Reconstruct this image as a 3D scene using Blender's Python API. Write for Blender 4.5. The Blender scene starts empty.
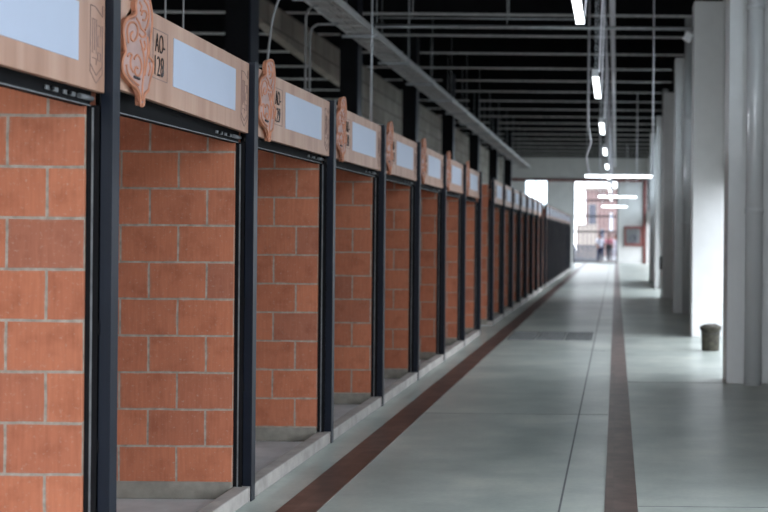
import bpy, bmesh, math, random
from mathutils import Vector, Matrix
random.seed(7)
scene = bpy.context.scene
COL = scene.collection
F = 1245.0            # focal length in pixels of a 768 wide frame
XV, YV = 616.0, 237.0  # where the aisle's lines meet in the photograph
ROLL = 0.009
ORD = ['zeroth', 'first', 'second', 'third', 'fourth', 'fifth', 'sixth', 'seventh', 'eighth', 'ninth', 'tenth',
       'eleventh', 'twelfth', 'thirteenth', 'fourteenth', 'fifteenth', 'sixteenth', 'seventeenth', 'eighteenth',
       'nineteenth', 'twentieth', 'twenty-first', 'twenty-second', 'twenty-third', 'twenty-fourth', 'twenty-fifth',
       'twenty-sixth', 'twenty-seventh', 'twenty-eighth', 'twenty-ninth', 'thirtieth']

# ------------------------------------------------------------------ helpers
class MB:
    def __init__(self):
        self.bm = bmesh.new()
    def box(self, x0, x1, y0, y1, z0, z1, mi=0, bev=0.0):
        b = self.bm
        vs = [b.verts.new((x, y, z)) for x in (x0, x1) for y in (y0, y1) for z in (z0, z1)]
        idx = [(0, 1, 3, 2), (4, 6, 7, 5), (0, 4, 5, 1), (2, 3, 7, 6), (0, 2, 6, 4), (1, 5, 7, 3)]
        fs = [b.faces.new([vs[i] for i in f]) for f in idx]
        for f in fs: f.material_index = mi
        if bev > 0:
            es = list({e for f in fs for e in f.edges})
            r = bmesh.ops.bevel(b, geom=es, offset=bev, segments=2, profile=0.5, affect='EDGES')
            for f in r['faces']: f.material_index = mi
        return self
    def tube(self, pts, r, n=8, mi=0, cap=True, closed=False, smooth=True):
        b = self.bm
        pts = [Vector(p) for p in pts]
        N = len(pts); rings = []
        prev = None
        for i, p in enumerate(pts):
            if closed:
                t = (pts[(i + 1) % N] - pts[i - 1])
            else:
                t = pts[min(i + 1, N - 1)] - pts[max(i - 1, 0)]
            t.normalize()
            if prev is None:
                a = Vector((0, 0, 1)) if abs(t.z) < 0.9 else Vector((1, 0, 0))
                u = t.cross(a).normalized()
            else:
                u = (prev - t * prev.dot(t)).normalized()
            prev = u
            v = t.cross(u)
            rr = r[i] if isinstance(r, (list, tuple)) else r
            rings.append([b.verts.new(p + (u * math.cos(2 * math.pi * k / n) + v * math.sin(2 * math.pi * k / n)) * rr) for k in range(n)])
        for i in range(N if closed else N - 1):
            A, B = rings[i], rings[(i + 1) % N]
            for k in range(n):
                f = b.faces.new((A[k], A[(k + 1) % n], B[(k + 1) % n], B[k]))
                f.material_index = mi; f.smooth = smooth
        if cap and not closed:
            f = b.faces.new(rings[0][::-1]); f.material_index = mi
            f = b.faces.new(rings[-1]); f.material_index = mi
        return self
    def lathe(self, prof, c=(0, 0, 0), n=24, mi=0, smooth=True):
        b = self.bm; rings = []
        for (r, z) in prof:
            rings.append([b.verts.new((c[0] + r * math.cos(2 * math.pi * k / n), c[1] + r * math.sin(2 * math.pi * k / n), c[2] + z)) for k in range(n)])
        for A, B in zip(rings, rings[1:]):
            for k in range(n):
                f = b.faces.new((A[k], A[(k + 1) % n], B[(k + 1) % n], B[k])); f.material_index = mi; f.smooth = smooth
        f = b.faces.new(rings[0][::-1]); f.material_index = mi
        f = b.faces.new(rings[-1]); f.material_index = mi
        return self
    def prism_yz(self, pts, x0, x1, mi=0):
        """polygon given in (y, z) extruded along x"""
        b = self.bm
        A = [b.verts.new((x0, y, z)) for y, z in pts]; B = [b.verts.new((x1, y, z)) for y, z in pts]
        n = len(pts)
        fa = b.faces.new(A); fb = b.faces.new(B[::-1])
        fs = [fa, fb] + [b.faces.new((A[k], B[k], B[(k + 1) % n], A[(k + 1) % n])) for k in range(n)]
        for f in fs: f.material_index = mi
        bmesh.ops.triangulate(b, faces=[fa, fb])
        return self
    def build(self, name, mats, parent=None, loc=(0, 0, 0)):
        bmesh.ops.recalc_face_normals(self.bm, faces=self.bm.faces[:])
        me = bpy.data.meshes.new(name)
        self.bm.to_mesh(me); self.bm.free()
        for m in (mats if isinstance(mats, (list, tuple)) else [mats]):
            me.materials.append(m)
        o = bpy.data.objects.new(name, me)
        COL.objects.link(o); o.location = loc
        if parent: o.parent = parent
        return o

def tag(o, label=None, cat=None, group=None, kind=None):
    if label: o['label'] = label
    if cat: o['category'] = cat
    if group: o['group'] = group
    if kind: o['kind'] = kind
    return o
def thing(name, label, cat, loc=(0, 0, 0), group=None):
    o = bpy.data.objects.new(name, None); COL.objects.link(o)
    o.location = loc; o.empty_display_size = 0.1
    return tag(o, label, cat, group)
def copy_tree(o, parent=None):
    c = o.copy(); COL.objects.link(c)
    if parent: c.parent = parent
    for ch in list(o.children):
        copy_tree(ch, c)
    return c
def struct(o): o['kind'] = 'structure'; return o

# ------------------------------------------------------------------ materials
def srgb(r, g, b):
    f = lambda c: (c / 255 / 12.92) if c / 255 <= 0.04045 else ((c / 255 + 0.055) / 1.055) ** 2.4
    return (f(r), f(g), f(b), 1)
class NT:
    def __init__(self, name):
        self.m = bpy.data.materials.new(name); self.m.use_nodes = True
        self.t = self.m.node_tree; self.t.nodes.clear()
        self.out = self.n('ShaderNodeOutputMaterial'); self.p = self.n('ShaderNodeBsdfPrincipled')
        self.l(self.p.outputs[0], self.out.inputs[0])
    def n(self, ty, **kw):
        nd = self.t.nodes.new(ty)
        for k, v in kw.items(): setattr(nd, k, v)
        return nd
    def l(self, a, b): self.t.links.new(a, b)
    def coords(self, scale=(1, 1, 1), loc=(0, 0, 0)):
        tc = self.n('ShaderNodeTexCoord'); mp = self.n('ShaderNodeMapping')
        mp.inputs['Scale'].default_value = scale; mp.inputs['Location'].default_value = loc
        self.l(tc.outputs['Object'], mp.inputs[0]); return mp.outputs[0]
    def noise(self, vec, scale=5, detail=4, rough=0.55):
        n = self.n('ShaderNodeTexNoise'); n.inputs['Scale'].default_value = scale
        n.inputs['Detail'].default_value = detail; n.inputs['Roughness'].default_value = rough
        self.l(vec, n.inputs['Vector']); return n.outputs['Fac']
    def ramp(self, fac, stops):
        r = self.n('ShaderNodeValToRGB'); e = r.color_ramp.elements
        e[0].position, e[0].color = stops[0]; e[1].position, e[1].color = stops[-1]
        for p, c in stops[1:-1]:
            x = e.new(p); x.color = c
        self.l(fac, r.inputs[0]); return r.outputs[0]
    def mix(self, fac, a, b, mode='MIX'):
        m = self.n('ShaderNodeMix', data_type='RGBA', blend_type=mode)
        for i, v in ((0, fac), (6, a), (7, b)):
            if hasattr(v, 'links'): self.l(v, m.inputs[i])
            else: m.inputs[i].default_value = v
        return m.outputs[2]
    def math(self, op, a, b=0.0, c=None):
        m = self.n('ShaderNodeMath', operation=op)
        for i, v in enumerate((a, b) if c is None else (a, b, c)):
            if hasattr(v, 'links'): self.l(v, m.inputs[i])
            else: m.inputs[i].default_value = v
        return m.outputs[0]
    def bump(self, h, strength=0.3, dist=0.01):
        b = self.n('ShaderNodeBump'); b.inputs['Strength'].default_value = strength; b.inputs['Distance'].default_value = dist
        self.l(h, b.inputs['Height']); self.l(b.outputs[0], self.p.inputs['Normal'])
    def done(self, color=None, rough=0.5, metal=0.0, spec=0.5):
        if color is not None:
            if hasattr(color, 'links'): self.l(color, self.p.inputs['Base Color'])
            else: self.p.inputs['Base Color'].default_value = color
        if hasattr(rough, 'links'): self.l(rough, self.p.inputs['Roughness'])
        else: self.p.inputs['Roughness'].default_value = rough
        self.p.inputs['Metallic'].default_value = metal
        self.p.inputs['Specular IOR Level'].default_value = spec
        return self.m

def mottled(name, c, var=0.12, scale=6, rough=0.6, metal=0.0, bump=0.05, stretch=(1, 1, 1), spec=0.5):
    t = NT(name); v = t.coords(stretch)
    f = t.noise(v, scale, 5)
    a = tuple(max(0, x * (1 - var)) for x in c[:3]) + (1,); b = tuple(min(1, x * (1 + var)) for x in c[:3]) + (1,)
    col = t.ramp(f, [(0.3, a), (0.7, b)])
    if bump: t.bump(t.noise(v, scale * 8, 3), bump, 0.004)
    return t.done(col, rough, metal, spec)

def brick_material():
    t = NT('terracotta_block')
    tc = t.n('ShaderNodeTexCoord'); sp = t.n('ShaderNodeSeparateXYZ'); t.l(tc.outputs['Object'], sp.inputs[0])
    ax = t.n('ShaderNodeAttribute', attribute_type='OBJECT', attribute_name='brick_dx')
    az = t.n('ShaderNodeAttribute', attribute_type='OBJECT', attribute_name='brick_dz')
    # wobble so the joints are not ruler straight
    wob = t.noise(tc.outputs['Object'], 3.2, 3)
    w = t.math('MULTIPLY_ADD', wob, 0.012, -0.006)
    xx = t.math('ADD', t.math('ADD', t.math('ADD', sp.outputs[0], sp.outputs[1]), ax.outputs['Fac']), w)
    zz = t.math('ADD', t.math('ADD', sp.outputs[2], az.outputs['Fac']), w)
    cb = t.n('ShaderNodeCombineXYZ'); t.l(xx, cb.inputs[0]); t.l(zz, cb.inputs[1])
    br = t.n('ShaderNodeTexBrick', offset=0.5, offset_frequency=2)
    for k, v in (('Scale', 1.0), ('Brick Width', 0.323), ('Row Height', 0.207), ('Mortar Size', 0.0062), ('Mortar Smooth', 0.15), ('Bias', 0.0)):
        br.inputs[k].default_value = v
    br.inputs['Color1'].default_value = (0, 0, 0, 1); br.inputs['Color2'].default_value = (1, 1, 1, 1); br.inputs['Mortar'].default_value = (.5, .5, .5, 1)
    t.l(cb.outputs[0], br.inputs['Vector'])
    base = t.ramp(br.outputs['Color'], [(0.0, (.36, .14, .088, 1)), (0.10, (.44, .155, .086, 1)), (0.35, (.455, .165, .093, 1)), (0.7, (.475, .17, .093, 1)), (1.0, (.53, .195, .108, 1))])
    # vertical combing, soft cloudy stains, specks
    def vec(sx, sy):
        m = t.n('ShaderNodeMapping'); m.inputs['Scale'].default_value = (sx, sy, 1); t.l(cb.outputs[0], m.inputs[0]); return m.outputs[0]
    comb = t.noise(vec(1, 0.07), 75, 3)
    cloud = t.noise(vec(1, 1), 7, 5, 0.6)
    c = t.mix(0.24, base, t.ramp(comb, [(0.3, (.62, .5, .45, 1)), (0.7, (1.25, 1.2, 1.15, 1))]), 'MULTIPLY')
    c = t.mix(0.6, c, t.ramp(cloud, [(0.25, (.62, .55, .52, 1)), (0.5, (1, 1, 1, 1)), (0.8, (1.12, 1.08, 1.02, 1))]), 'MULTIPLY')
    speck = t.noise(vec(1, 1), 60, 2)
    c = t.mix(t.ramp(speck, [(0.60, (0, 0, 0, 1)), (0.78, (.5, .5, .5, 1))]), c, (.5, .36, .28, 1))
    # mortar with its smears on the block edges
    mc = t.ramp(t.noise(vec(1, 1), 25, 4), [(0.3, (.25, .21, .17, 1)), (0.7, (.44, .385, .32, 1))])
    br2 = t.n('ShaderNodeTexBrick', offset=0.5, offset_frequency=2)
    for k, v in (('Scale', 1.0), ('Brick Width', 0.323), ('Row Height', 0.207), ('Mortar Size', 0.02), ('Mortar Smooth', 1.0), ('Bias', 0.0)):
        br2.inputs[k].default_value = v
    t.l(cb.outputs[0], br2.inputs['Vector'])
    smear = t.math('MULTIPLY', br2.outputs['Fac'], t.ramp(t.noise(vec(1, 1), 11, 4), [(0.45, (0, 0, 0, 1)), (0.75, (.75, .75, .75, 1))]))
    c = t.mix(smear, c, mc)
    c = t.mix(br.outputs['Fac'], c, mc)
    h = t.math('ADD', t.math('MULTIPLY', br.outputs['Fac'], -1.0), t.math('MULTIPLY', comb, 0.12))
    t.bump(h, 0.5, 0.006)
    return t.done(c, 0.85, 0, 0.25)

def floor_material():
    t = NT('polished_concrete'); v = t.coords()
    a = t.noise(v, 0.9, 5, 0.55); b = t.noise(t.coords((0.8, 1, 1)), 3.2, 6, 0.62); s = t.noise(v, 30, 3)
    c = t.ramp(a, [(0.34, (.34, .38, .35, 1)), (0.5, (.42, .46, .425, 1)), (0.66, (.51, .54, .49, 1))])
    c = t.mix(0.55, c, t.ramp(b, [(0.33, (.72, .75, .75, 1)), (0.5, (1, 1, 1, 1)), (0.68, (1.25, 1.22, 1.18, 1))]), 'MULTIPLY')
    c = t.mix(0.35, c, t.ramp(s, [(0.3, (.80, .85, .85, 1)), (0.7, (1.12, 1.12, 1.12, 1))]), 'MULTIPLY')
    r = t.ramp(b, [(0.25, (.29, .29, .29, 1)), (0.75, (.36, .36, .36, 1))])
    t.bump(s, 0.015, 0.004)
    return t.done(c, r, 0, 0.5)

def wood_material():
    t = NT('wood_laminate')
    oi = t.n('ShaderNodeObjectInfo')
    def vv(sc):
        ad = t.n('ShaderNodeVectorMath', operation='ADD'); t.l(t.coords(sc), ad.inputs[0]); t.l(t.math('MULTIPLY', oi.outputs['Random'], 30.0), ad.inputs[1]); return ad.outputs[0]
    f = t.noise(vv((1, 4, 0.25)), 2.0, 3, 0.5); g = t.noise(vv((1, 30, 0.8)), 2.2, 4, 0.6)
    c = t.ramp(f, [(0.25, srgb(158, 116, 95)), (0.5, srgb(178, 138, 117)), (0.75, srgb(192, 156, 136))])
    c = t.mix(0.3, c, t.ramp(g, [(0.3, (.8, .78, .76, 1)), (0.7, (1.1, 1.1, 1.1, 1))]), 'MULTIPLY')
    return t.done(c, 0.42, 0, 0.5)

def tile_band_material():
    t = NT('brown_tile_band'); v = t.coords()
    br = t.n('ShaderNodeTexBrick', offset=0.0, offset_frequency=2)
    for k, val in (('Scale', 1.0), ('Brick Width', 0.25), ('Row Height', 0.3), ('Mortar Size', 0.004), ('Bias', 0.0)):
        br.inputs[k].default_value = val
    br.inputs['Color1'].default_value = (.075, .044, .036, 1); br.inputs['Color2'].default_value = (.13, .08, .066, 1); br.inputs['Mortar'].default_value = (.09, .06, .05, 1)
    t.l(v, br.inputs['Vector'])
    c = t.mix(0.6, br.outputs['Color'], t.ramp(t.noise(v, 7, 5), [(0.35, (.55, .55, .55, 1)), (0.65, (1.6, 1.65, 1.65, 1))]), 'MULTIPLY')
    return t.done(c, 0.36, 0, 0.5)

def grey_block_material():
    t = NT('grey_block'); tc = t.n('ShaderNodeTexCoord'); sp = t.n('ShaderNodeSeparateXYZ'); t.l(tc.outputs['Object'], sp.inputs[0])
    cb = t.n('ShaderNodeCombineXYZ'); t.l(sp.outputs[1], cb.inputs[0]); t.l(sp.outputs[2], cb.inputs[1])
    br = t.n('ShaderNodeTexBrick', offset=0.5, offset_frequency=2)
    for k, val in (('Scale', 1.0), ('Brick Width', 0.9), ('Row Height', 0.42), ('Mortar Size', 0.02), ('Bias', 0.0)):
        br.inputs[k].default_value = val
    br.inputs['Color1'].default_value = (.33, .31, .27, 1); br.inputs['Color2'].default_value = (.44, .41, .36, 1); br.inputs['Mortar'].default_value = (.2, .185, .165, 1)
    t.l(cb.outputs[0], br.inputs['Vector'])
    c = t.mix(0.5, br.outputs['Color'], t.ramp(t.noise(tc.outputs['Object'], 1.4, 5), [(0.3, (.6, .6, .6, 1)), (0.7, (1.25, 1.25, 1.25, 1))]), 'MULTIPLY')
    return t.done(c, 0.9, 0, 0.2)

def emit(name, c, s):
    t = NT(name); t.p.inputs['Emission Color'].default_value = c; t.p.inputs['Emission Strength'].default_value = s
    return t.done((.9, .9, .9, 1), 0.4)
def glass_material():
    t = NT('pale_glass'); tr = t.n('ShaderNodeBsdfTransparent'); tr.inputs[0].default_value = (.90, .95, .97, 1)
    mx = t.n('ShaderNodeMixShader'); mx.inputs[0].default_value = .06
    t.l(tr.outputs[0], mx.inputs[1]); t.l(t.p.outputs[0], mx.inputs[2]); t.l(mx.outputs[0], t.out.inputs[0])
    return t.done((.9, .95, .97, 1), 0.08, 0, 0.5)

M = {}
M['brick'] = brick_material(); M['floor'] = floor_material(); M['wood'] = wood_material(); M['band'] = tile_band_material(); M['block'] = grey_block_material()
M['cement'] = mottled('raw_cement', (.25, .235, .20, 1), .25, 9, .9, bump=.2)
M['curb'] = mottled('pale_cement', (.36, .335, .31, 1), .2, 7, .8, bump=.2)
M['stallfloor'] = mottled('stall_screed', (.50, .51, .51, 1), .15, 5, .7, bump=.1)
M['navy'] = mottled('navy_black_paint', (.008, .011, .019, 1), .15, 4, .36, spec=.20)
M['black'] = mottled('matt_black_paint', (.007, .007, .008, 1), .2, 4, .8, spec=.12)
M['deck'] = mottled('black_roof_deck', (.006, .006, .007, 1), .2, 2, .85, spec=.1)
M['galv'] = mottled('galvanised_steel', (.42, .44, .45, 1), .18, 9, .45, .6)
M['greysteel'] = mottled('grey_painted_steel', (.50, .50, .49, 1), .12, 5, .5)
M['darkgalv'] = mottled('dull_galvanised_steel', (.55, .55, .54, 1), .2, 8, .6, .1)
M['white'] = mottled('white_wall_paint', (.72, .715, .70, 1), .05, 2, .7)
M['column'] = mottled('white_column_paint', (.68, .69, .68, 1), .05, 3, .5)
M['pipe'] = mottled('glossy_white_plastic', (.60, .62, .62, 1), .03, 3, .16, spec=.8)
M['plate'] = mottled('blank_white_plate', (.45, .50, .62, 1), .03, 3, .35, bump=0)
M['ink'] = mottled('charcoal_ink', (.045, .04, .045, 1), .1, 8, .6, bump=0)
M['faint'] = mottled('engraved_line', (.23, .15, .14, 1), .1, 8, .6, bump=0)
M['terra'] = mottled('terracotta_clay', (.50, .205, .115, 1), .15, 12, .6)
M['clayface'] = mottled('dusty_pink_clay', (.42, .27, .24, 1), .15, 14, .6)
M['red'] = mottled('brick_red_paint', (.19, .05, .042, 1), .15, 4, .5)
M['lamp'] = emit('lit_tube', (.90, .96, 1, 1), 7.0)
M['lamp_body'] = mottled('white_lamp_housing', (.8, .82, .84, 1), .03, 5, .4, bump=0)
M['glass'] = glass_material()
M['bucket'] = mottled('mortar_caked_plastic', (.05, .046, .034, 1), .5, 16, .9, bump=.5)
M['rubble'] = mottled('dried_mortar', (.07, .066, .056, 1), .4, 14, .95, bump=.5)
M['pinkwall'] = mottled('pink_render', (.21, .145, .14, 1), .1, 1, .9)
M['beige'] = mottled('beige_render', (.30, .265, .24, 1), .06, 1, .9)
M['paving'] = mottled('outdoor_paving', (.13, .13, .127, 1), .1, 1.5, .9)
M['rail'] = mottled('blue_grey_rail_paint', (.05, .066, .11, 1), .1, 5, .5)
M['skin'] = mottled('skin', (.22, .11, .08, 1), .05, 6, .6)
M['hair'] = mottled('dark_hair', (.02, .014, .011, 1), .2, 30, .7)
M['cloth_white'] = mottled('white_cloth', (.50, .52, .60, 1), .06, 8, .9)
M['cloth_navy'] = mottled('navy_cloth', (.015, .022, .06, 1), .1, 8, .9)
M['cloth_pink'] = mottled('pink_cloth', (.42, .15, .19, 1), .1, 8, .9)
M['cloth_grey'] = mottled('grey_cloth', (.09, .095, .12, 1), .1, 8, .9)
M['gunmetal'] = mottled('gunmetal_steel', (.14, .145, .15, 1), .3, 14, .6)
M['grate'] = mottled('grate_iron', (.19, .20, .20, 1), .3, 14, .85, spec=.15)
M['pale'] = mottled('pale_cord_jacket', (.75, .74, .78, 1), .05, 20, .6)
M['dark'] = mottled('dark_plastic', (.015, .015, .018, 1), .1, 8, .5)
M['rope'] = mottled('grey_cable_jacket', (.22, .215, .21, 1), .1, 20, .7)

# ------------------------------------------------------------------ dimensions
FX = -2.05                       # aisle face of the stall posts
def py(k): return 5.085 + 1.98 * (k - 1)     # centre of post k along the aisle
BLOCKS = [list(range(1, 9)), list(range(9, 17)), list(range(17, 28))]
YEND, YBACK, CEIL, XL, XR = 72.0, -6.0, 6.35, -16.0, 1.78

# ------------------------------------------------------------------ setting
struct(MB().box(XL, XR + .2, YBACK, YEND + .2, -.12, 0).build('floor', M['floor']))
struct(MB().box(XL - .2, XR + .2, YBACK, YEND + .2, CEIL, CEIL + .15).build('ceiling', M['deck']))
struct(MB().box(-1.84, -1.62, YBACK, YEND, 0, .004).build('trim_1', M['band']))
struct(MB().box(-.05, .135, YBACK, YEND, 0, .004).build('trim_2', M['band']))
# saw-cut joints in the slab
jm = MB().box(-.307, -.295, YBACK, YEND, .0005, .002)
for k in range(12):
    jm.box(.14, XR, 1.0 + 6.0 * k, 1.008 + 6.0 * k, .0005, .002)
    jm.box(-1.62, -.055, 4.6 + 6.0 * k, 4.606 + 6.0 * k, .0005, .002)
struct(jm.build('trim_3', M['grate']))
# right wall with its doorways and high windows; bays run from column to column
COLY = [12.95 + 6.0 * k for k in range(6)]
DOORS = {-3, -2, 0, 3, 5, 6, 7, 8, 9}  # the last two doorways are added to brighten the end wall
WINS = {-3, -2, -1, 0, 1, 3, 4, 5, 6, 7, 8, 9}
rw = MB(); bay_edges = []
W0, W1 = XR, XR + .22
for k in range(-3, 10):
    y0 = 12.95 + 6 * k; y1 = y0 + 6.0
    y0 = max(y0, YBACK); y1 = min(y1, YEND)
    a, b = y0 + .62, y1 - (.02 if k == 0 else .12)
    top = 2.35
    rw.box(W0, W1, y0, a, 0, CEIL); rw.box(W0, W1, b, y1, 0, CEIL)
    if k not in DOORS: rw.box(W0, W1, a, b, 0, top)
    rw.box(W0, W1, a, b, top, 2.95); rw.box(W0, W1, a, b, 4.95, CEIL)
    if k in (0, 1):
        da, db = ((.8, 2.4), (1.9, .9))[k]
        rw.box(W0, W1, a, a + da, 2.95, 4.95); rw.box(W0, W1, b - db, b, 2.95, 4.95); wa, wb = a + da, b - db
    else: wa, wb = a, b
    if k == -1:
        rw.box(W0, W1, a, a + 1.6, 2.95, 4.95); rw.box(W0, W1, b - 1.0, b, 2.95, 4.95); wa += 1.6; wb -= 1.0
    if k not in WINS: rw.box(W0, W1, a, b, 2.95, 4.95)
    bay_edges.append((k, a, b, wa, wb))
struct(rw.build('wall_right', M['white']))
BX0, BX1 = -5.5, 1.5  # unseen opening behind the camera, added and sized to light the near brick
struct(MB().box(XL - .2, BX0, YBACK - .2, YBACK, 0, CEIL).box(BX1, W1, YBACK - .2, YBACK, 0, CEIL).box(BX0, BX1, YBACK - .2, YBACK, 5.8, CEIL).build('wall_back', M['white']))
for i, (k, _a, _b, a, b) in enumerate(bay_edges):
    if k not in WINS: continue
    fr = MB()
    n = 4
    for j in range(n + 1):
        yy = a + (b - a) * j / n
        fr.box(W0 + .04, W0 + .10, max(a, yy - .03), min(b, yy + .03), 2.95, 4.95)
    fr.box(W0 + .04, W0 + .10, a, b, 2.95, 3.01); fr.box(W0 + .04, W0 + .10, a, b, 4.89, 4.95); fr.box(W0 + .04, W0 + .10, a, b, 3.92, 3.97)
    w = struct(fr.build('window_%d' % (i + 1), M['navy']))
    MB().box(W0 + .065, W0 + .075, a + .03, b - .03, 3.01, 4.89).build('window_pane', M['glass'], w)
# left: grey block wall far down the hall, only its upper band nearer
struct(MB().box(-6.77, -6.57, 30.5, YEND, 0, 5.9).build('wall_left', M['block']))
struct(MB().prism_yz([(20, 5.9), (30.5, 5.9), (30.5, 5.1), (28.7, 5.15), (26.8, 5.22), (24, 5.36), (22.3, 5.54), (20, 5.75)], -6.77, -6.57).build('trim_4', M['block']))
struct(MB().box(XL - .2, XL, YBACK, 12, 0, CEIL).box(XL - .2, XL, 66, YEND, 0, CEIL).box(XL - .2, XL, 12, 66, 0, 1.0).box(XL - .2, XL, 12, 66, 3.6, CEIL).build('wall_outer_left', M['deck']))  # unseen strip opening added here to light the roof joists from the left
# end wall with gate opening and window
GX0, GX1, GZ = -2.47, 0.10, 4.75
WX0, WX1, WZ0, WZ1 = -5.30, -3.98, 3.3, 4.80
ew = MB()
ew.box(XL, WX0, YEND, YEND + .22, 0, CEIL); ew.box(WX0, WX1, YEND, YEND + .22, 0, WZ0); ew.box(WX0, WX1, YEND, YEND + .22, WZ1, CEIL)
ew.box(WX1, GX0, YEND, YEND + .22, 0, CEIL); ew.box(GX0, GX1, YEND, YEND + .22, GZ, CEIL); ew.box(GX1, XR + .2, YEND, YEND + .22, 0, CEIL)
struct(ew.build('wall_end', M['white']))
ef = MB()
for x in (WX0, (WX0 + WX1) / 2 - .03, WX1 - .06): ef.box(x, x + .06, YEND + .08, YEND + .14, WZ0, WZ1)
ef.box(WX0, WX1, YEND + .08, YEND + .14, WZ0, WZ0 + .06); ef.box(WX0, WX1, YEND + .08, YEND + .14, WZ1 - .06, WZ1)
w = struct(ef.build('window_20', M['greysteel']))
MB().box(WX0 + .05, WX1 - .05, YEND + .105, YEND + .112, WZ0 + .05, WZ1 - .05).build('window_pane', M['glass'], w)

# stall interior shell
for bi, bl in enumerate(BLOCKS):
    ya, yb = (3.105 - .05 if bi == 0 else py(bl[0]) - .06), py(bl[-1]) + .06
    struct(MB().box(-4.15, -2.15, ya, yb, 0, .02).build('floor_stall_block_%d' % (bi + 1), M['stallfloor']))
    o = struct(MB().box(-4.27, -4.15, ya, yb, 0, 2.4).build('wall_stall_back_%d' % (bi + 1), M['brick'])); o['brick_dx'] = 10.0; o['brick_dz'] = 5.0

# ------------------------------------------------------------------ stalls
G = 'stall posts along the aisle'
def make_post():
    t = thing('stall_post', '', 'post', (0, 0, 0), G)
    MB().box(FX - .05, FX - .006, -.022, .047, .086, 2.488, bev=.002).build('post_tube', M['navy'], t)
    MB().box(FX - .0055, FX, -.025, .05, 0, 2.49, bev=.001).build('front_plate', M['navy'], t)
    for s in (-1, 1):
        g = MB()
        yc = .0125 + s * .03
        g.box(FX - .10, FX - .094, yc - .02, yc + .02, .085, 2.03)
        g.box(FX - .094, FX - .05, yc - .02, yc - .016, .085, 2.03); g.box(FX - .094, FX - .05, yc + .016, yc + .02, .085, 2.03)
        gg = g.build('shutter_guide', M['black'], t)
        tag(gg, 'black channel guide for the shutter')
        lip = MB().box(FX - .079, FX - .071, yc + s * .0205 - .0015, yc + s * .0205 + .0015, .085, 2.02).build('guide_lip', M['gunmetal'], gg)
    for z in (.62, 1.1):
        MB().box(FX - .06, FX - .045, -.030, -.0225, z, z + .05).build('keeper', M['black'], t)
    return t
def where(k):
    for bi, bl in enumerate(BLOCKS):
        if k in bl: return ORD[bl.index(k) + 1], bi
BN = ['in the nearest block of stalls', 'in the middle block of stalls', 'in the far block of stalls']
proto = make_post(); first = True
posts = {}
for bl in BLOCKS:
    for k in bl:
        o = proto if first else copy_tree(proto); first = False
        o.location = (0, py(k), 0); n, bi = where(k)
        o['label'] = 'slim dark navy steel stall post, %s from the camera %s' % (n, BN[bi])
        posts[k] = o
# brick partitions, one behind each post
GP = 'brick partitions between the stalls'
def make_partition():
    t = thing('brick_partition', '', 'partition wall', (0, 0, 0), GP)
    return t
pw_mesh = None
for bl in BLOCKS:
    for k in bl:
        n, bi = where(k)
        lab = 'terracotta block partition wall of the stalls, %s from the camera %s' % (n, BN[bi])
        if k == 1: lab = 'large terracotta block partition wall at the left edge of the photo, nearest the camera'
        t = thing('brick_partition', lab, 'partition wall', (-2.152, py(k), 0), GP)
        if pw_mesh is None:
            a = MB().box(-1.998, 0, -.06, .06, .10, 2.38).build('block_wall', M['brick'], t)
            c = MB().box(-1.998, 0, -.068, .068, .02, .118, bev=.004).build('cement_base', M['cement'], t)
            pw_mesh = (a.data, c.data)
        else:
            a = bpy.data.objects.new('block_wall', pw_mesh[0]); COL.objects.link(a); a.parent = t
            c = bpy.data.objects.new('cement_base', pw_mesh[1]); COL.objects.link(c); c.parent = t
        if k == 1: dx, dz = 10 * .323 + .06 + .145, -.329 + 9 * .207
        elif k == 2: dx, dz = 10 * .323 + .048, -.3165 + 10 * .207
        else:
            dx = .323 * random.randint(8, 40) + .06 + random.choice((0, .1615)) + random.uniform(-.03, .03); dz = -.3165 + .207 * random.randint(8, 40) + random.uniform(-.015, .015)
        a['brick_dx'] = dx; a['brick_dz'] = dz
# kerbs, one per stall between posts
GK = 'kerbs at the stall thresholds'
def kerb(y0, y1, lab):
    m = MB().box(FX - .10, FX - .007, y0, y1, 0, .085, bev=.008)
    return tag(m.build('concrete_kerb', M['curb']), lab, 'kerb', GK)
# signs
GS = 'sign boards over the stalls'; GE = 'clay emblems on the stall signs'; GH = 'shutter headers over the stalls'
PL = 1.898                       # panel length
def px2yz(px, pyy, plane):       # a point seen in the photo on the wall plane x = -plane
    u = XV - px; h = YV - ROLL * u
    return F * plane / u, 1.5 + (h - pyy) / u * plane
OUT = [(100, 0), (108, -18), (132, -24), (156, -12), (167, 30), (173, 80), (172, 130), (165, 190), (160, 240), (160, 265), (172, 275), (180, 295), (178, 330), (168, 365), (160, 400), (158, 425), (141, 440), (138, 488), (123, 488), (122, 450), (108, 415), (85, 395), (60, 365), (42, 335), (37, 300), (42, 265), (52, 240), (47, 200), (41, 150), (45, 110), (60, 85), (85, 75), (100, 60), (97, 30)]
SW = [[(62, 200), (55, 150), (62, 115), (80, 103), (96, 112), (104, 140), (100, 170), (88, 190), (74, 182), (72, 160), (82, 148)],
      [(98, 85), (112, 108), (120, 132), (136, 148), (140, 166), (126, 172), (112, 160)],
      [(132, 0), (150, 30), (156, 80), (148, 120), (138, 140)],
      [(120, 70), (128, 52), (142, 55), (146, 76), (138, 94), (126, 92)],
      [(112, 10), (122, 30), (116, 52)],
      [(116, 185), (128, 230), (136, 280), (134, 340), (128, 400), (130, 470)],
      [(150, 170), (152, 230), (146, 300), (138, 350)],
      [(134, 190), (140, 215), (134, 236), (124, 226)],
      [(88, 275), (102, 256), (116, 272), (124, 310), (116, 348), (100, 350), (92, 330), (98, 312), (108, 318)],
      [(58, 262), (66, 250), (78, 256), (72, 280), (74, 312), (86, 336)],
      [(52, 300), (60, 340), (84, 372), (112, 396)],
      [(160, 290), (164, 320), (156, 352)]]
def cv(p):
    y, z = px2yz(112.6 + p[0] / 4.65, p[1] / 4.65, 2.06)
    return y, z + .015
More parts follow.
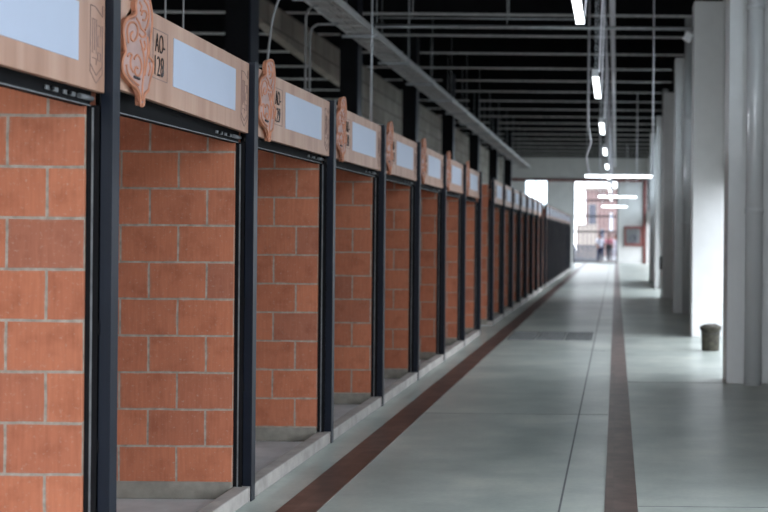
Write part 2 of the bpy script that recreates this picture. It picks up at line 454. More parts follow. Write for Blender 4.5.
Y2 = py(1) + .052                # where sign 2 starts
def smooth(pts, n=4, closed=False):
    out = []; N = len(pts)
    for i in range(N if closed else N - 1):
        g = lambda j: Vector(pts[j % N] if closed else pts[max(0, min(N - 1, j))])
        p0, p1, p2, p3 = g(i - 1), g(i), g(i + 1), g(i + 2)
        for s in range(n):
            t = s / n
            out.append(0.5 * ((2 * p1) + (-p0 + p2) * t + (2 * p0 - 5 * p1 + 4 * p2 - p3) * t * t + (-p0 + 3 * p1 - 3 * p2 + p3) * t ** 3))
    if not closed: out.append(Vector(pts[-1]))
    return out
def make_emblem():
    t = thing('sign_emblem', '', 'emblem', (0, 0, 0), GE)
    pts = [Vector((y - Y2, z)) for y, z in (cv(p) for p in OUT)]
    sm = smooth([(p.x, p.y) for p in pts], 3, True)
    cen = Vector((sum(p.x for p in sm) / len(sm), sum(p.y for p in sm) / len(sm)))
    MB().prism_yz([(p.x, p.y) for p in sm], -2.0815, -2.062).build('backing', M['terra'], t)
    ins = []
    N = len(sm)
    for i, p in enumerate(sm):
        tg = (sm[(i + 1) % N] - sm[i - 1]).normalized(); nn = Vector((-tg.y, tg.x))
        q = p + nn * .012
        if (q - cen).length > (p - cen).length and False: q = p - nn * .012
        ins.append(q)
    # decide the inward side by area
    ar = lambda P: abs(sum(P[i].x * P[(i + 1) % N].y - P[(i + 1) % N].x * P[i].y for i in range(N)))
    if ar(ins) > ar(sm):
        ins = [2 * p - q for p, q in zip(sm, ins)]
    f = MB().prism_yz([(p.x, p.y) for p in ins], -2.062, -2.058).build('face_plate', M['clayface'], t)
    tag(f, 'dusty pink face of the emblem')
    MB().tube([(-2.060, p.x, p.y) for p in sm], .0065, 6, closed=True).build('rim', M['terra'], t)
    s = MB()
    for c in SW:
        q = [Vector((y - Y2, z)) for y, z in (cv(p) for p in c)]
        q = smooth([(p.x, p.y) for p in q], 4)
        s.tube([(-2.057, p.x, p.y) for p in q], .0052, 6)
    s.build('swirl_relief', M['terra'], t)
    a, b = cv((88, 356)), cv((114, 367))
    tag(MB().tube([(-2.056, a[0] - Y2, a[1]), (-2.056, b[0] - Y2, b[1])], .006, 6).build('dash', M['ink'], t), 'short dark dash')
    return t
def text_mesh(s, w, h, name):
    c = bpy.data.curves.new(name, 'FONT'); c.body = s; c.extrude = .002; c.offset = -.02; c.resolution_u = 3; c.size = 1
    o = bpy.data.objects.new(name, c); COL.objects.link(o)
    dg = bpy.context.evaluated_depsgraph_get(); dg.update()
    me = bpy.data.meshes.new_from_object(o.evaluated_get(dg))
    bpy.data.objects.remove(o); bpy.data.curves.remove(c)
    xs = [v.co.x for v in me.vertices]; ys = [v.co.y for v in me.vertices]
    x0, x1, y0, y1 = min(xs), max(xs), min(ys), max(ys)
    for v in me.vertices:
        x = (v.co.x - x0) / (x1 - x0) * w; y = (v.co.y - y0) / (y1 - y0) * h
        v.co = Vector((v.co.z, x, y))      # reads along +y, faces +x
    return me
def make_sign(k):
    t = thing('stall_sign', '', 'sign', (0, 0, 0), GS)
    MB().box(-2.112, -2.082, .002, PL, 2.08, 2.475, bev=.002).build('wood_panel', M['wood'], t)
    MB().box(-2.082, -2.079, .695, 1.645, 2.178, 2.405).build('blank_plate', M['plate'], t)
    fr = MB(); y0, y1, z0, z1, wd = .438, .622, 2.182, 2.408, .004
    fr.box(-2.082, -2.0805, y0, y1, z0, z0 + wd); fr.box(-2.082, -2.0805, y0, y1, z1 - wd, z1)
    fr.box(-2.082, -2.0805, y0, y0 + wd, z0, z1); fr.box(-2.082, -2.0805, y1 - wd, y1, z0, z1)
    fr.build('number_frame', M['faint'], t)
    # engraved upright mark with a pointed foot at the far end of the board
    g = MB(); X = -2.0812
    def ln(pts, r=.0019): g.tube([(X, 1.755 + a * 1.15, 2.105 + b * 1.03) for a, b in pts], r, 4)
    ln([(0, .30), (0, .045), (.05, .005), (.10, .045), (.10, .235)]); ln([(0, .075), (.05, .035), (.10, .075)])
    ln([(0, .30), (.04, .30), (.10, .27), (.10, .315)]); ln([(.018, .25), (.05, .25), (.05, .12), (.018, .12), (.018, .25)])
    ln([(.035, .25), (.035, .13)]); ln([(.062, .23), (.085, .23), (.085, .19), (.062, .19), (.062, .15), (.085, .15)])
    ln([(.062, .125), (.085, .125), (.085, .095), (.062, .095), (.062, .125)]); ln([(.018, .1), (.05, .1), (.05, .075)])
    g.build('engraved_mark', M['faint'], t)
    return t
def make_header():
    t = thing('shutter_header', '', 'shutter header', (0, 0, 0), GH)
    MB().box(-2.175, -2.135, -.0, PL, 2.042, 2.125, bev=.002).build('header_beam', M['black'], t)
    MB().box(-2.170, -2.128, .03, PL - .03, 2.024, 2.042).build('bottom_bar', M['black'], t)
    MB().box(-2.1278, -2.125, .03, PL - .03, 2.024, 2.029).build('bar_lip', M['gunmetal'], t)
    for yy in (PL - .42, PL - .27):
        l = MB().box(-2.135, -2.124, yy, yy + .1, 2.046, 2.064, bev=.003).build('latch', M['gunmetal'], t)
        MB().tube([(-2.124, yy + .03, 2.055), (-2.112, yy + .03, 2.055)], .009, 10).build('latch_knob', M['black'], l)
    MB().tube([(-2.125, PL - .14, 2.055), (-2.125, PL - .02, 2.055)], .011, 10).build('lock_rod', M['gunmetal'], t)
    return t
sign0, emb0, head0 = make_sign(2), make_emblem(), make_header()
used = False
bays = [(0, 1)] + [(a, a + 1) for bl in BLOCKS for a in bl[:-1]]
BQ = ['nearest block', 'middle block', 'far block']
for a, b in bays:
    y0 = py(a) + .052
    _, bi = where(b)
    idx = b if bi == 0 else b - BLOCKS[bi][0]
    s = copy_tree(sign0) if used else sign0; e = copy_tree(emb0) if used else emb0; h = copy_tree(head0) if used else head0
    used = True
    for o in (s, e, h): o.location = (0, y0, 0)
    if b == 2: tilt = -.018; s.rotation_euler = (tilt, 0, 0); s.location = (0, y0 + 2.28 * math.sin(tilt), .036 + 2.28 * (1 - math.cos(tilt)))
    ref = '%s stall sign of the %s' % (ORD[idx], BQ[bi])
    s['label'] = 'wood-look board with blank white plate, %s' % ref
    if b == 1: s['label'] = 'largest wood-look stall sign, cut off at the top left corner of the photo'
    if b == 2: s['label'] = 'wood-look stall sign reading AO-128 with a blank white plate'
    if bi >= 1:
        for ch in list(e.children): bpy.data.objects.remove(ch)
        bpy.data.objects.remove(e); e = {}
    e['label'] = 'swirled terracotta emblem fixed on the %s' % ref
    if b == 2: e['label'] = 'swirled terracotta emblem beside the number AO-128'
    h['label'] = 'dark shutter header with latches under the %s' % ref
    if b == 2: h['label'] = 'dark shutter header with latches under the sign reading AO-128'
    if b != 1:
        k = kerb(py(a) - .049, py(b) + (.05 if b in (8, 16, 27) else -.051), 'raw concrete kerb under the %s' % ref)
    n = 130 - b if b <= 8 else 131 - b - bi
    no = bpy.data.objects.new('stall_number', text_mesh('AO-', .118, .085, 'stall_number')); COL.objects.link(no)
    me2 = text_mesh(str(n), .108, .09, 'stall_number_digits')
    bm = bmesh.new(); bm.from_mesh(no.data)
    for v in bm.verts: v.co += Vector((-2.0805, .465, 2.305))
    for v in me2.vertices: v.co += Vector((-2.0805, .462, 2.198))
    bm.from_mesh(me2); bm.to_mesh(no.data); bm.free(); bpy.data.meshes.remove(me2)
    no.data.materials.clear(); no.data.materials.append(M['ink'])
    no.parent = s; no.location = (0, 0, 0)

for o in [o for o in COL.objects if str(o.get('label', '')).endswith('fixed on the first stall sign of the nearest block')]:
    for ch in list(o.children): bpy.data.objects.remove(ch)     # lies wholly outside the photo
    bpy.data.objects.remove(o)

# ------------------------------------------------------------------ steel columns behind the stalls
GC = 'black steel columns behind the stalls'
def make_icol():
    t = thing('steel_column', '', 'column', (0, 0, 0), GC)
    MB().box(-4.70, -4.41, -.10, -.08, 0, 5.86).box(-4.70, -4.41, .20, .22, 0, 5.86).build('flange_plates', M['black'], t)
    MB().box(-4.409, -4.39, -.11, .23, 0, 5.86).build('side_plate', M['navy'], t)
    MB().box(-4.64, -4.62, -.079, .199, 0, 5.86).build('web', M['black'], t)
    MB().box(-4.9, -4.33, -.18, .30, 0, .03).build('base_plate', M['black'], t)
    return t
c0 = make_icol()
for i in range(7):
    o = c0 if i == 0 else copy_tree(c0)
    o.location = (0, 15.0 + 6.17 * i, 0)
    o['label'] = 'tall black steel column rising behind the stalls, %s from the camera' % ORD[i + 1]

# ------------------------------------------------------------------ white columns on the right
GW = 'white columns along the right wall'
def make_col():
    t = thing('white_column', '', 'column', (0, 0, 0), GW)
    MB().box(1.16, 1.62, 0, .47, 0, 5.12, bev=.012).build('shaft', M['column'], t)
    MB().box(1.62, XR, .10, .37, 0, 4.73).build('rear_fin', M['column'], t)
    b = MB(); v = [b.bm.verts.new(p) for p in [(x, y, z) for y in (.06, .41) for x, z in ((1.622, 4.74), (XR, 5.0), (XR, 5.5), (1.622, 5.12))]]
    for f in ((0, 1, 2, 3), (4, 5, 6, 7), (0, 1, 5, 4), (1, 2, 6, 5), (2, 3, 7, 6), (3, 0, 4, 7)): b.bm.faces.new([v[q] for q in f])
    b.build('bracket', M['column'], t)
    MB().box(1.36, 1.60, .12, .36, 5.121, 5.86).build('head_stub', M['black'], t)
    return t
def add_downpipe(t):
    p = MB().tube([(1.425, -.092, 0), (1.425, -.092, 5.9)], .088, 24).build('downpipe', M['pipe'], t)
    for z in (1.80, 3.9):
        MB().tube([(1.425, -.092, z - .03), (1.425, -.092, z + .03)], .096, 24).build('pipe_collar', M['pipe'], p)
for i, y in enumerate(COLY):
    if i == 0: t = make_col(); base = t
    else:
        t = base.copy(); COL.objects.link(t)
        for ch in base.children:
            if ch.name.startswith('downpipe'): continue
            c = ch.copy(); COL.objects.link(c); c.parent = t
    t.location = (0, y, 0)
    t['label'] = 'white square column, %s from the camera along the right side%s' % (ORD[i + 1], ', with a round downpipe' if i % 2 == 0 else '')
    if i == 1: t['label'] = 'brightly daylit white square column behind the dark bucket'
    if i == 0: t['label'] = 'white column with a round downpipe at the right edge of the photo'
for i, y in enumerate(COLY):
    if i % 2 == 0:
        t = [o for o in COL.objects if o.name.startswith('white_column') and abs(o.location.y - y) < .01][0]
        add_downpipe(t)
# small floodlight on the second column
t = thing('wall_floodlight', 'small grey floodlight bracketed to the left side of the daylit column', 'floodlight', (1.16, 19.15, 4.62))
MB().box(-.02, 0, -.05, .05, -.06, .1).build('bracket', M['galv'], t)
b = bmesh.new(); bmesh.ops.create_cube(b, size=1); bmesh.ops.scale(b, vec=(.12, .16, .12), verts=b.verts); bmesh.ops.rotate(b, matrix=Matrix.Rotation(.5, 3, 'Y'), verts=b.verts); bmesh.ops.translate(b, vec=(-.08, 0, -.02), verts=b.verts)
mm = MB(); mm.bm.free(); mm.bm = b; mm.build('lamp_head', M['lamp_body'], t)
t = thing('junction_box', 'small dark junction box on the left side of the fourth white column', 'junction box', (1.16, 31.15, .72))
MB().box(-.06, -.001, -.09, .09, 0, .32, bev=.006).build('box_body', M['dark'], t)
MB().tube([(-.03, 0, .0), (-.03, 0, -.72)], .012, 8).build('conduit', M['greysteel'], t)

# ------------------------------------------------------------------ roof joists
GJ = 'transverse roof joists'
j0 = None
for i in range(18):
    if j0 is None:
        j0 = thing('roof_joist', '', 'roof joist', (0, 0, 0), GJ)
        MB().box(XL, XR, -.012, .012, 5.93, CEIL).build('web', M['black'], j0)
        MB().box(XL, XR, -.05, .05, 5.895, 5.93).build('bottom_flange', M['darkgalv'], j0)
        o = j0
    else: o = copy_tree(j0)
    o.location = (0, 24.75 + 2.63 * i, 0)
    o['label'] = 'black roof joist with a pale lower flange, %s from the camera' % ORD[i + 1]

# ------------------------------------------------------------------ services
def tubething(name, label, cat, pts, r, mat, n=8, group=None):
    return tag(MB().tube(pts, r, n).build(name, mat), label, cat, group)
for nm, lab, x1, y, z, r in (('sprinkler_pipe', 'thin pale pipe crossing the hall below the roof to the daylit column', 1.158, 19.1, 4.72, .028), ('overhead_conduit', 'thin upper conduit crossing the hall parallel to the pale pipe', -.5, 19.4, 4.90, .014)):
    t = thing(nm, lab, 'pipe', (0, y, z))
    MB().tube([(-3.72, 0, 0), (x1, 0, 0)], r, 10).build('pipe_run', M['galv'], t)
    for x in (-3.2, -1.7, -.6): MB().tube([(x, 0, 0), (x, 0, CEIL - z)], .007, 6).build('hanger_rod', M['galv'], t)
# cable tray, in sections end to end
GT = 'cable tray sections over the stalls'
A, B = Vector((-4.02, 15.0, 4.66)), Vector((-4.22, 58.0, 4.66))
nsec = 7; L = (B - A).length / nsec; ang = math.atan2((B - A).x, (B - A).y)
t0 = None
for i in range(nsec):
    if t0 is None:
        t0 = thing('cable_tray', '', 'cable tray', (0, 0, 0), GT)
        for s in (-.2, .2):
            MB().box(s - .012, s + .012, .01, L - .02, 0, .11, bev=.003).build('side_rail', M['greysteel'], t0)
        for q in range(12):
            yy = (q + .5) * L / 12
            MB().box(-.19, .19, yy - .03, yy + .03, .005, .03).build('rung', M['greysteel'], t0)
        cbm = MB()
        for q, xo in enumerate((-.13, -.08, -.02, .03, .09, .14)):
            cbm.tube([(xo + .012 * math.sin(yy * 1.3 + q), yy, .045) for yy in [.01 + (L - .03) * z / 10 for z in range(11)]], .017, 6)
        cbm.build('cable_bundle', M['darkgalv'], t0)
        for yy in (L * .25, L * .75):
            MB().box(-.30, .26, yy - .02, yy + .02, -.045, -.0).build('trapeze_bracket', M['galv'], t0)
            for s in (-.24, .24):
                MB().tube([(s, yy, -.02), (s, yy, CEIL - 4.66)], .006, 6).build('hanger_rod', M['galv'], t0)
        o = t0
    else: o = copy_tree(t0)
    p = A + (B - A) * (i / nsec); o.location = p; o.rotation_euler = (0, 0, -ang)
    o['label'] = 'grey cable tray section hung over the stalls, %s from the camera' % ORD[i + 1]
# overhead channel along the lamp row
t = thing('lighting_channel', 'long pale steel channel running along the roof above the row of lamps', 'channel', (-.10, 9, 5.5))
MB().box(-.05, .05, 0, 62.5, 0, .012).box(-.05, -.045, 0, 62.5, .012, .06).box(.045, .05, 0, 62.5, .012, .06).build('channel', M['pale'], t)
for q in range(10):
    MB().tube([(0, 1 + 6.6 * q, .012), (0, 1 + 6.6 * q, .85)], .006, 6).build('hanger_rod', M['galv'], t)
# lamps along the aisle
GL = 'tube lamps in line along the aisle'
def chain(m, x, y, z0, z1, pitch=.052):
    z = z0; q = 0
    while z < z1:
        pts = []
        for a in range(8):
            th = 2 * math.pi * a / 8; r1, r2 = .011 * math.cos(th), .034 * math.sin(th)
            pts.append((x + (r1 if q % 2 else 0), y + (0 if q % 2 else r1), z + .026 + r2))
        m.tube(pts, .0032, 4, closed=True); z += pitch; q += 1
def make_lamp(L, zl, axis_label):
    t = thing('tube_lamp', '', 'lamp', (0, 0, 0), GL)
    MB().box(-.032, .032, 0, L, .03, .07, bev=.006).build('housing', M['lamp_body'], t)
    MB().box(-.037, .037, .01, L - .01, 0, .032, bev=.006).build('diffuser', M['lamp'], t)
    MB().box(-.040, .040, -.012, .012, -.004, .08).build('end_cap', M['lamp_body'], t); MB().box(-.040, .040, L - .012, L + .012, -.004, .08).build('end_cap', M['lamp_body'], t)
    for yy in (.12, L - .12):
        m = MB(); chain(m, .0, yy, .075, 5.52 - zl); m.build('chain', M['galv'], t)
        m = MB(); m.tube([(.045, yy + .03, .075), (.075, yy + .03, 1.0), (.055, yy + .03, 5.52 - zl)], .013, 6).build('power_cord', M['pale'], t)
    return t
ZL = 3.43
l0 = make_lamp(2.35, ZL, '')
for i in range(10):
    o = l0 if i == 0 else copy_tree(l0)
    o.location = (-.265 if i else -.34, 8.87 + 6.0 * i, ZL)
    o['label'] = 'lit tube lamp hung lengthwise over the aisle, %s from the camera' % ORD[i + 1]
# crosswise lamps hung low on rods
GX = 'tube lamps hung crosswise over the aisle'
for i, (xc, y, z, w) in enumerate([(.035, 22.0, 2.585, 1.24), (.03, 38.0, 2.74, 1.22), (-.09, 59.0, 2.95, 1.24)]):
    t = thing('cross_lamp', 'lit tube lamp hung crosswise low over the aisle, %s' % ['nearest and widest of the three', 'middle one of the three', 'farthest and narrowest of the three'][i], 'lamp', (xc, y, z), GX)
    MB().tube([(-w / 2 + .03, 0, 0), (w / 2 - .03, 0, 0)], .021, 12).build('tube', M['lamp'], t)
    for s in (-1, 1): MB().tube([(s * (w / 2 - .03), 0, 0), (s * w / 2, 0, 0)], .024, 12).build('end_cap', M['lamp_body'], t)
    MB().box(-w / 2 + .02, w / 2 - .02, -.025, .025, .022, .055).build('housing', M['lamp_body'], t)
    MB().tube([(w / 2 - .02, 0, .05), (w / 2 - .02, 0, CEIL - z)], .015, 8).build('hanger_rod', M['pale'], t)
    x0 = -w / 2 + .03
    MB().tube([(x0 + .10, 0, .05), (x0 + .05, 0, .12), (x0 + .02, 0, .35), (x0 + .10, 0, .6), (x0 + .05, 0, .9), (x0 + .05, 0, CEIL - z)], .014, 8).build('power_cord', M['pale'], t)
    MB().tube([(x0 + .03, 0, .05), (x0 + .03, 0, CEIL - z)], .007, 8).build('hanger_wire', M['galv'], t)
# drops over the stalls
tubething('hanging_cable', 'slack grey cable hanging down to the third stall sign', 'cable', [tuple(v) for v in smooth([(-2.85, 10.35, CEIL), (-2.84, 10.28, 4.0), (-2.80, 10.36, 3.6), (-2.84, 10.2, 3.2), (-2.90, 10.12, 2.3)], 6)], .010, M['rope'])
for i, (x, y, z0) in enumerate([(-2.9, 7.97, 2.2), (-2.9, 8.30, 2.2)]):
    tubething('hanging_wire', 'thin grey wire dropping behind the AO-128 sign, %s of the pair' % ['left', 'right'][i], 'wire', [(x, y, z0), (x + .01, y - .02, 3.2), (x, y + .05, CEIL)], .007, M['rope'])
tubething('hanging_wire', 'long thin pale wire dropping behind the fourth stall sign', 'wire', [(-3.2, 16.2, 2.2), (-3.2, 16.2, CEIL)], .014, M['galv'])
GD = 'bent conduits dropping behind the third stall'
for i, (x, y, zt) in enumerate([(-4.08, 16.28, 4.5), (-4.08, 16.5, 4.3)]):
    pts = [(x, y, .02), (x, y, zt - .15), (x + .03, y, zt - .05), (x + .1, y, zt)] + ([(x + .3, y + .3, zt + .05)] if i else [(x + .16, y, zt)])
    tubething('hanging_conduit', 'grey conduit running down from the cable tray between the first two black columns, %s one' % ['left', 'right'][i], 'conduit', pts, .016, M['rope'], 8, GD)

# ------------------------------------------------------------------ floor grates
GG = 'drain grates across the aisle floor'
for i in range(3):
    x0 = -1.58 + .42 * i
    t = thing('drain_grate', 'flat grey floor grate, %s of three in the aisle' % ['left', 'middle', 'right'][i], 'drain grate', (x0, 18.2, 0), GG)
    MB().box(0, .40, 0, 1.5, .0, .006).build('grate_frame', M['grate'], t)
    g = MB()
    for q in range(18): g.box(.03, .37, .05 + q * .08, .05 + q * .08 + .045, .006, .009)
    g.build('grate_bars', M['grate'], t)

# ------------------------------------------------------------------ bucket
t = thing('builders_bucket', 'dark mortar-caked bucket standing at the foot of the daylit column', 'bucket', (1.285, 16.75, 0))
prof = [(.112, 0), (.118, .006), (.126, .22), (.130, .285), (.143, .29), (.146, .325), (.136, .33), (.126, .325), (.120, .26), (.0, .26)]
MB().lathe(prof, n=28).build('bucket_body', M['bucket'], t)
rb = MB(); random.seed(3)
prof2 = [(.001, .262), (.115, .262), (.118, .30), (.108, .335), (.07, .350), (.02, .352)]
rb.lathe(prof2, n=18)
for v in rb.bm.verts:
    if v.co.z > .29: v.co += Vector((random.uniform(-.012, .012), random.uniform(-.012, .012), random.uniform(-.02, .012)))
rb.build('mortar_heap', M['rubble'], t)
MB().tube([(.146 * math.cos(a), .146 * math.sin(a) - .0, .30 - .09 * math.sin(a + math.pi) * -1 * 0 - .07 * abs(math.sin(a))) for a in [math.pi + math.pi * q / 12 for q in range(13)]], .004, 6).build('wire_handle', M['dark'], t)

# ------------------------------------------------------------------ end wall: gate, pipes, fire cabinet
t = thing('entrance_gate', 'tall grey steel bar gate closing the doorway in the end wall', 'gate', (0, YEND + .11, 0))
fr = MB()
for x in (GX0, GX1 - .07): fr.box(x, x + .07, -.03, .03, 0, GZ)
fr.box(GX0, GX1, -.03, .03, GZ - .07, GZ); fr.box(GX0, GX1, -.03, .03, 0.02, .09)
fr.build('gate_frame', M['navy'], t)
for z in (3.58, 2.66, 1.76):
    MB().box(GX0 + .07, GX1 - .07, -.025, .025, z, z + .09).build('cross_rail', M['navy'], t)
for q in range(9):
    x = GX0 + .07 + (GX1 - GX0 - .14) * (q + 1) / 10
    MB().box(x - .016, x + .016, -.016, .016, .09, GZ - .07).build('bar', M['navy'], t)
t = thing('mounted_fire_pipe', 'brick-red fire pipe running level along the end wall above the gate', 'pipe', (0, YEND - .1, 0))
MB().tube([(-6.5, 0, 4.78), (1.49, 0, 4.78)], .075, 12).build('pipe_run', M['red'], t)
for x in (-5.8, -3.2, -.6): MB().box(x, x + .06, -.085, .098, 4.68, 4.88).build('clamp', M['red'], t)
t = thing('fire_riser', 'brick-red upright fire pipe at the right end of the end wall', 'pipe', (1.63, YEND - .1, 0))
MB().tube([(0, 0, 0), (0, 0, 4.9)], .08, 12).build('riser_pipe', M['red'], t)
for z in (1.0, 2.4, 3.8): MB().box(-.09, .09, -.09, .098, z, z + .08).build('clamp', M['red'], t)
t = thing('mounted_hose_cabinet', 'red fire hose cabinet on the end wall right of the gate', 'cabinet', (1.0, YEND, 1.0))
MB().box(-.52, .52, -.2, -.003, 0, 1.15, bev=.01).build('cabinet_body', M['red'], t)
d = MB().box(-.42, .40, -.212, -.2, .15, 1.0).build('door_pane', M['gunmetal'], t)
MB().tube([(.18 * math.cos(a), -.222, .42 + .18 * math.sin(a)) for a in [2 * math.pi * q / 20 for q in range(20)]], .05, 8, closed=True).build('hose_coil', M['cloth_grey'], t)

# ------------------------------------------------------------------ outside
struct(MB().box(-60, 60, -40, 160, -.3, -.13).build('ground_outside', M['paving']))
struct(MB().box(-20, 20, YEND + .2, 110, -.13, -.02).build('floor_outside', M['paving']))
t = thing('pink_building', 'pink rendered building seen through the gate', 'building', (0, 100, -.02))
MB().box(-2.5, 12, 0, 6, 0, 5.3).build('wall', M['pinkwall'], t)
for (x0, x1, z0, z1, mt) in ((-2.25, -1.55, 2.2, 4.2, 'cloth_grey'), (-.55, -.2, 2.0, 3.5, 'cloth_white'), (.6, 1.3, 2.2, 4.2, 'cloth_grey'), (-1.3, -.9, 0, 2.2, 'rail')):
    f = MB().box(x0, x1, -.06, 0, z0, z1).build('window', M['beige'], t)
    MB().box(x0 + .06, x1 - .06, -.075, -.06, z0 + .06, z1 - .06).build('pane', M[mt], f)
MB().box(-2.6, 12.1, -.15, 6.1, 5.3, 5.5).build('parapet', M['beige'], t)
t = thing('garden_wall', 'low beige wall outside the gate, left of the people', 'wall', (0, 90, -.02))
MB().box(-2.9, -1.35, 0, .3, 0, 2.35).build('wall_body', M['beige'], t); MB().box(-2.95, -1.3, -.05, .35, 2.35, 2.45).build('coping', M['beige'], t)
t = thing('street_railing', 'low blue-grey railing outside the gate at its left', 'railing', (0, 75.6, -.02))
MB().box(-2.7, -.95, -.03, .03, .95, 1.02).build('top_rail', M['rail'], t); MB().box(-2.7, -.95, -.02, .02, .1, .15).build('bottom_rail', M['rail'], t)
for q in range(21):
    x = -2.66 + 1.68 * q / 20
    MB().box(x - .025, x + .025, -.02, .02, 0, .95).build('baluster', M['rail'], t)

# ------------------------------------------------------------------ people
def skin(name, verts, edges, radii, mat, parent, root=0, sub=2):
    me = bpy.data.meshes.new(name); me.from_pydata(verts, edges, [])
    o = bpy.data.objects.new(name, me); COL.objects.link(o)
    o.modifiers.new('s', 'SKIN')
    for i, r in enumerate(radii):
        me.skin_vertices[0].data[i].radius = (r, r) if not isinstance(r, tuple) else r
        me.skin_vertices[0].data[i].use_root = (i == root)
    m = o.modifiers.new('d', 'SUBSURF'); m.levels = sub; m.render_levels = sub
    dg = bpy.context.evaluated_depsgraph_get(); dg.update()
    nm = bpy.data.meshes.new_from_object(o.evaluated_get(dg)); nm.name = name
    o.modifiers.clear(); o.data = nm; bpy.data.meshes.remove(me)
    nm.materials.clear(); nm.materials.append(mat)
    for p in nm.polygons: p.use_smooth = True
    o.parent = parent
    return o
def person(label, loc, rz, H, top, bottom, stride, arm, longhair=False):
    t = thing('person', label, 'person', loc, 'people standing outside the gate'); t.rotation_euler = (0, 0, rz)
    s = H / 1.7
    S = lambda v: tuple(c * s for c in v)
    # faces local -y
    V = [(0, 0, .92), (0, 0, 1.08), (0, 0, 1.25), (0, .01, 1.40), (0, 0, 1.47), (0, -.01, 1.55), (0, -.015, 1.63)]
    R = [(.135, .10), (.115, .09), (.14, .10), (.10, .075), .05, (.075, .09), (.06, .075)]
    E = [(i, i + 1) for i in range(6)]
    for sx in (-1, 1):
        b = len(V); st = stride * sx
        V += [(sx * .17, .01, 1.37), (sx * (.22 + arm[0]), .0 - arm[1] * .5, 1.12), (sx * (.22 + arm[0] * .6), -.05 - arm[1], .90 + arm[2]), (sx * (.215 + arm[0] * .5), -.08 - arm[1], .82 + arm[2] * 1.2)]
        R += [.06, .043, .033, (.03, .022)]
        E += [(3, b), (b, b + 1), (b + 1, b + 2), (b + 2, b + 3)]
        # five fingers
        hx, hy, hz = V[b + 3]
        for q, (dx, dy, ln) in enumerate(((-.022, -.012, .06), (-.008, -.016, .078), (.008, -.016, .074), (.022, -.012, .06), (-sx * .034, -.03, .05))):
            f = len(V)
            V += [(hx + dx, hy + dy * .6, hz - .045 + (.04 if q == 4 else 0)), (hx + dx, hy + dy * 1.6, hz - .045 - ln * .8 + (.04 if q == 4 else 0))]
            R += [.009, .007]; E += [(b + 3, f), (f, f + 1)]
        b = len(V)
        V += [(sx * .09, 0, .86), (sx * .095, -.02 - st * .5, .48), (sx * .095, .02 - st, .09), (sx * .10, -.12 - st, .035)]
        R += [(.085, .09), .055, .037, (.04, .03)]
        E += [(0, b), (b, b + 1), (b + 1, b + 2), (b + 2, b + 3)]
    body = skin('body', [S(v) for v in V], E, [tuple(x * s for x in r) if isinstance(r, tuple) else r * s for r in R], M['skin'], t)
    # face: nose, eyes, mouth, ears
    fc = MB()
    for sx in (-1, 1):
        fc.lathe([(.001, -.01), (.009, 0), (.001, .01)], S((sx * .03, -.098, 1.60)), 8, 1)
        fc.lathe([(.004, -.03), (.016, 0), (.004, .03)], S((sx * .082, 0, 1.59)), 8, 0)
    fc.tube([S((0, -.095, 1.605)), S((0, -.122, 1.568)), S((0, -.098, 1.562))], [.008, .014, .01], 6, 0)
    fc.tube([S((-.025, -.096, 1.535)), S((0, -.101, 1.533)), S((.025, -.096, 1.535))], .005, 5, 2)
    fc.build('face', [M['skin'], M['dark'], M['cloth_pink']], t)
    # hair
    hv = [(0, .02, 1.62), (0, .03, 1.68), (0, .055, 1.60), (0, .06, 1.50 if longhair else 1.56)]
    skin('hair', [S(v) for v in hv], [(0, 1), (0, 2), (2, 3)], [tuple(x * s for x in r) for r in ((.085, .085), (.06, .06), (.07, .05), (.06, .035))], M['hair'], t)
    # clothes
    a = [0, 1, 2, 3]
    V2 = [(0, 0, .86), (0, 0, 1.08), (0, 0, 1.25), (0, .01, 1.41)]; R2 = [(.165, .125), (.14, .115), (.162, .122), (.12, .09)]; E2 = [(0, 1), (1, 2), (2, 3)]
    for sx in (-1, 1):
        b = len(V2)
        V2 += [(sx * .175, .01, 1.38), (sx * (.22 + arm[0]), 0 - arm[1] * .5, 1.12)]; R2 += [.075, .064]; E2 += [(3, b), (b, b + 1)]
    skin('top', [S(v) for v in V2], E2, [tuple(x * s for x in r) if isinstance(r, tuple) else r * s for r in R2], top, t)
    V3 = [(0, 0, .93)]; R3 = [(.155, .12)]; E3 = []
    for sx in (-1, 1):
        b = len(V3); st = stride * sx
        V3 += [(sx * .092, 0, .84), (sx * .096, -.02 - st * .5, .48), (sx * .096, .02 - st, .12)]; R3 += [(.105, .108), .078, .06]; E3 += [(0, b), (b, b + 1), (b + 1, b + 2)]
    skin('trousers', [S(v) for v in V3], E3, [tuple(x * s for x in r) if isinstance(r, tuple) else r * s for r in R3], bottom, t)
    for sx in (-1, 1):
        st = stride * sx
        skin('shoe', [S((sx * .095, .03 - st, .045)), S((sx * .10, -.06 - st, .045)), S((sx * .102, -.15 - st, .035))], [(0, 1), (1, 2)], [.045 * s, (.045 * s, .042 * s), (.042 * s, .03 * s)], M['cloth_white'], t)
    return t
person('person in a white top and navy trousers standing left of the group behind the gate', (-.93, 73.6, -.02), .5, 1.72, M['cloth_white'], M['cloth_navy'], .05, (.03, .05, .05))
p2 = person('person in a pink top carrying a dark bag, middle of the group behind the gate', (-.42, 73.9, -.02), -.3, 1.70, M['cloth_pink'], M['cloth_grey'], .08, (.05, .12, .22), True)
person('person dressed all in white standing right of the group behind the gate', (-.02, 74.3, -.02), .2, 1.66, M['cloth_white'], M['cloth_white'], .03, (.02, .02, .02), True)
t = thing('shoulder_bag', 'dark bag held by the person in the pink top', 'bag', (-.42, 73.5, .80))
MB().box(-.17, .17, -.06, .06, 0, .28, bev=.03).build('bag_body', M['dark'], t)
MB().tube([(.12 * math.cos(a), 0, .27 + .14 * math.sin(a)) for a in [math.pi * q / 10 for q in range(11)]], .012, 6).build('handle', M['dark'], t)

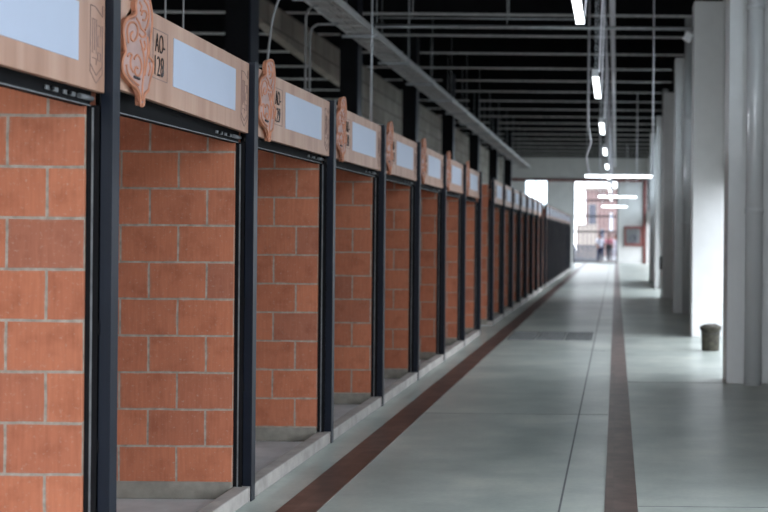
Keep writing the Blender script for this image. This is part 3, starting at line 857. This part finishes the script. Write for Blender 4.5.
# ------------------------------------------------------------------ light
world = bpy.data.worlds.new('overcast'); scene.world = world; world.use_nodes = True
bg = world.node_tree.nodes['Background']; bg.inputs[0].default_value = (.86, .915, 1.0, 1); bg.inputs[1].default_value = 6.3
def portal(name, loc, rot, sx, sy):
    l = bpy.data.lights.new(name, 'AREA'); l.shape = 'RECTANGLE'; l.size = sx; l.size_y = sy
    l.cycles.is_portal = True
    o = bpy.data.objects.new(name, l); COL.objects.link(o); o.location = loc; o.rotation_euler = rot
portal('daylight_back_opening', ((BX0 + BX1) / 2, YBACK - .22, 2.9), (math.radians(90), 0, 0), BX1 - BX0, 5.8)  # sky light through the added opening behind the camera
portal('daylight_left', (XL - .22, 39, 2.3), (0, math.radians(-90), 0), 2.6, 54)
for k, a, b, wa, wb in bay_edges:
    if k in DOORS: portal('daylight_doorway', (W1 + .02, (a + b) / 2, 1.17), (0, math.radians(90), 0), 2.35, b - a)
    if k in WINS: portal('daylight_window', (W1 + .02, (wa + wb) / 2, 3.95), (0, math.radians(90), 0), 2.0, wb - wa)
portal('daylight_gate', ((GX0 + GX1) / 2, YEND + .25, GZ / 2), (math.radians(-90), 0, 0), GX1 - GX0, GZ)

# ------------------------------------------------------------------ camera
cam = bpy.data.cameras.new('camera'); co = bpy.data.objects.new('camera', cam); COL.objects.link(co)
cam.sensor_fit = 'HORIZONTAL'; cam.sensor_width = 36.0; cam.lens = F / 768 * 36.0
cam.shift_x = -(XV - 384) / 768; cam.shift_y = -(256 - YV) / 768
co.matrix_world = Matrix.Translation((0, 0, 1.515)) @ Matrix.Rotation(math.radians(90), 4, 'X') @ Matrix.Rotation(ROLL, 4, 'Z')
cam.dof.use_dof = True; cam.dof.focus_distance = 6.6; cam.dof.aperture_fstop = 2.6
cam.clip_end = 500
scene.camera = co
vs = scene.view_settings
scene.display_settings.display_device = 'sRGB'
vs.view_transform = 'Standard'; vs.look = 'None'; vs.gamma = 1.0; vs.use_curve_mapping = False; vs.exposure = 0.0
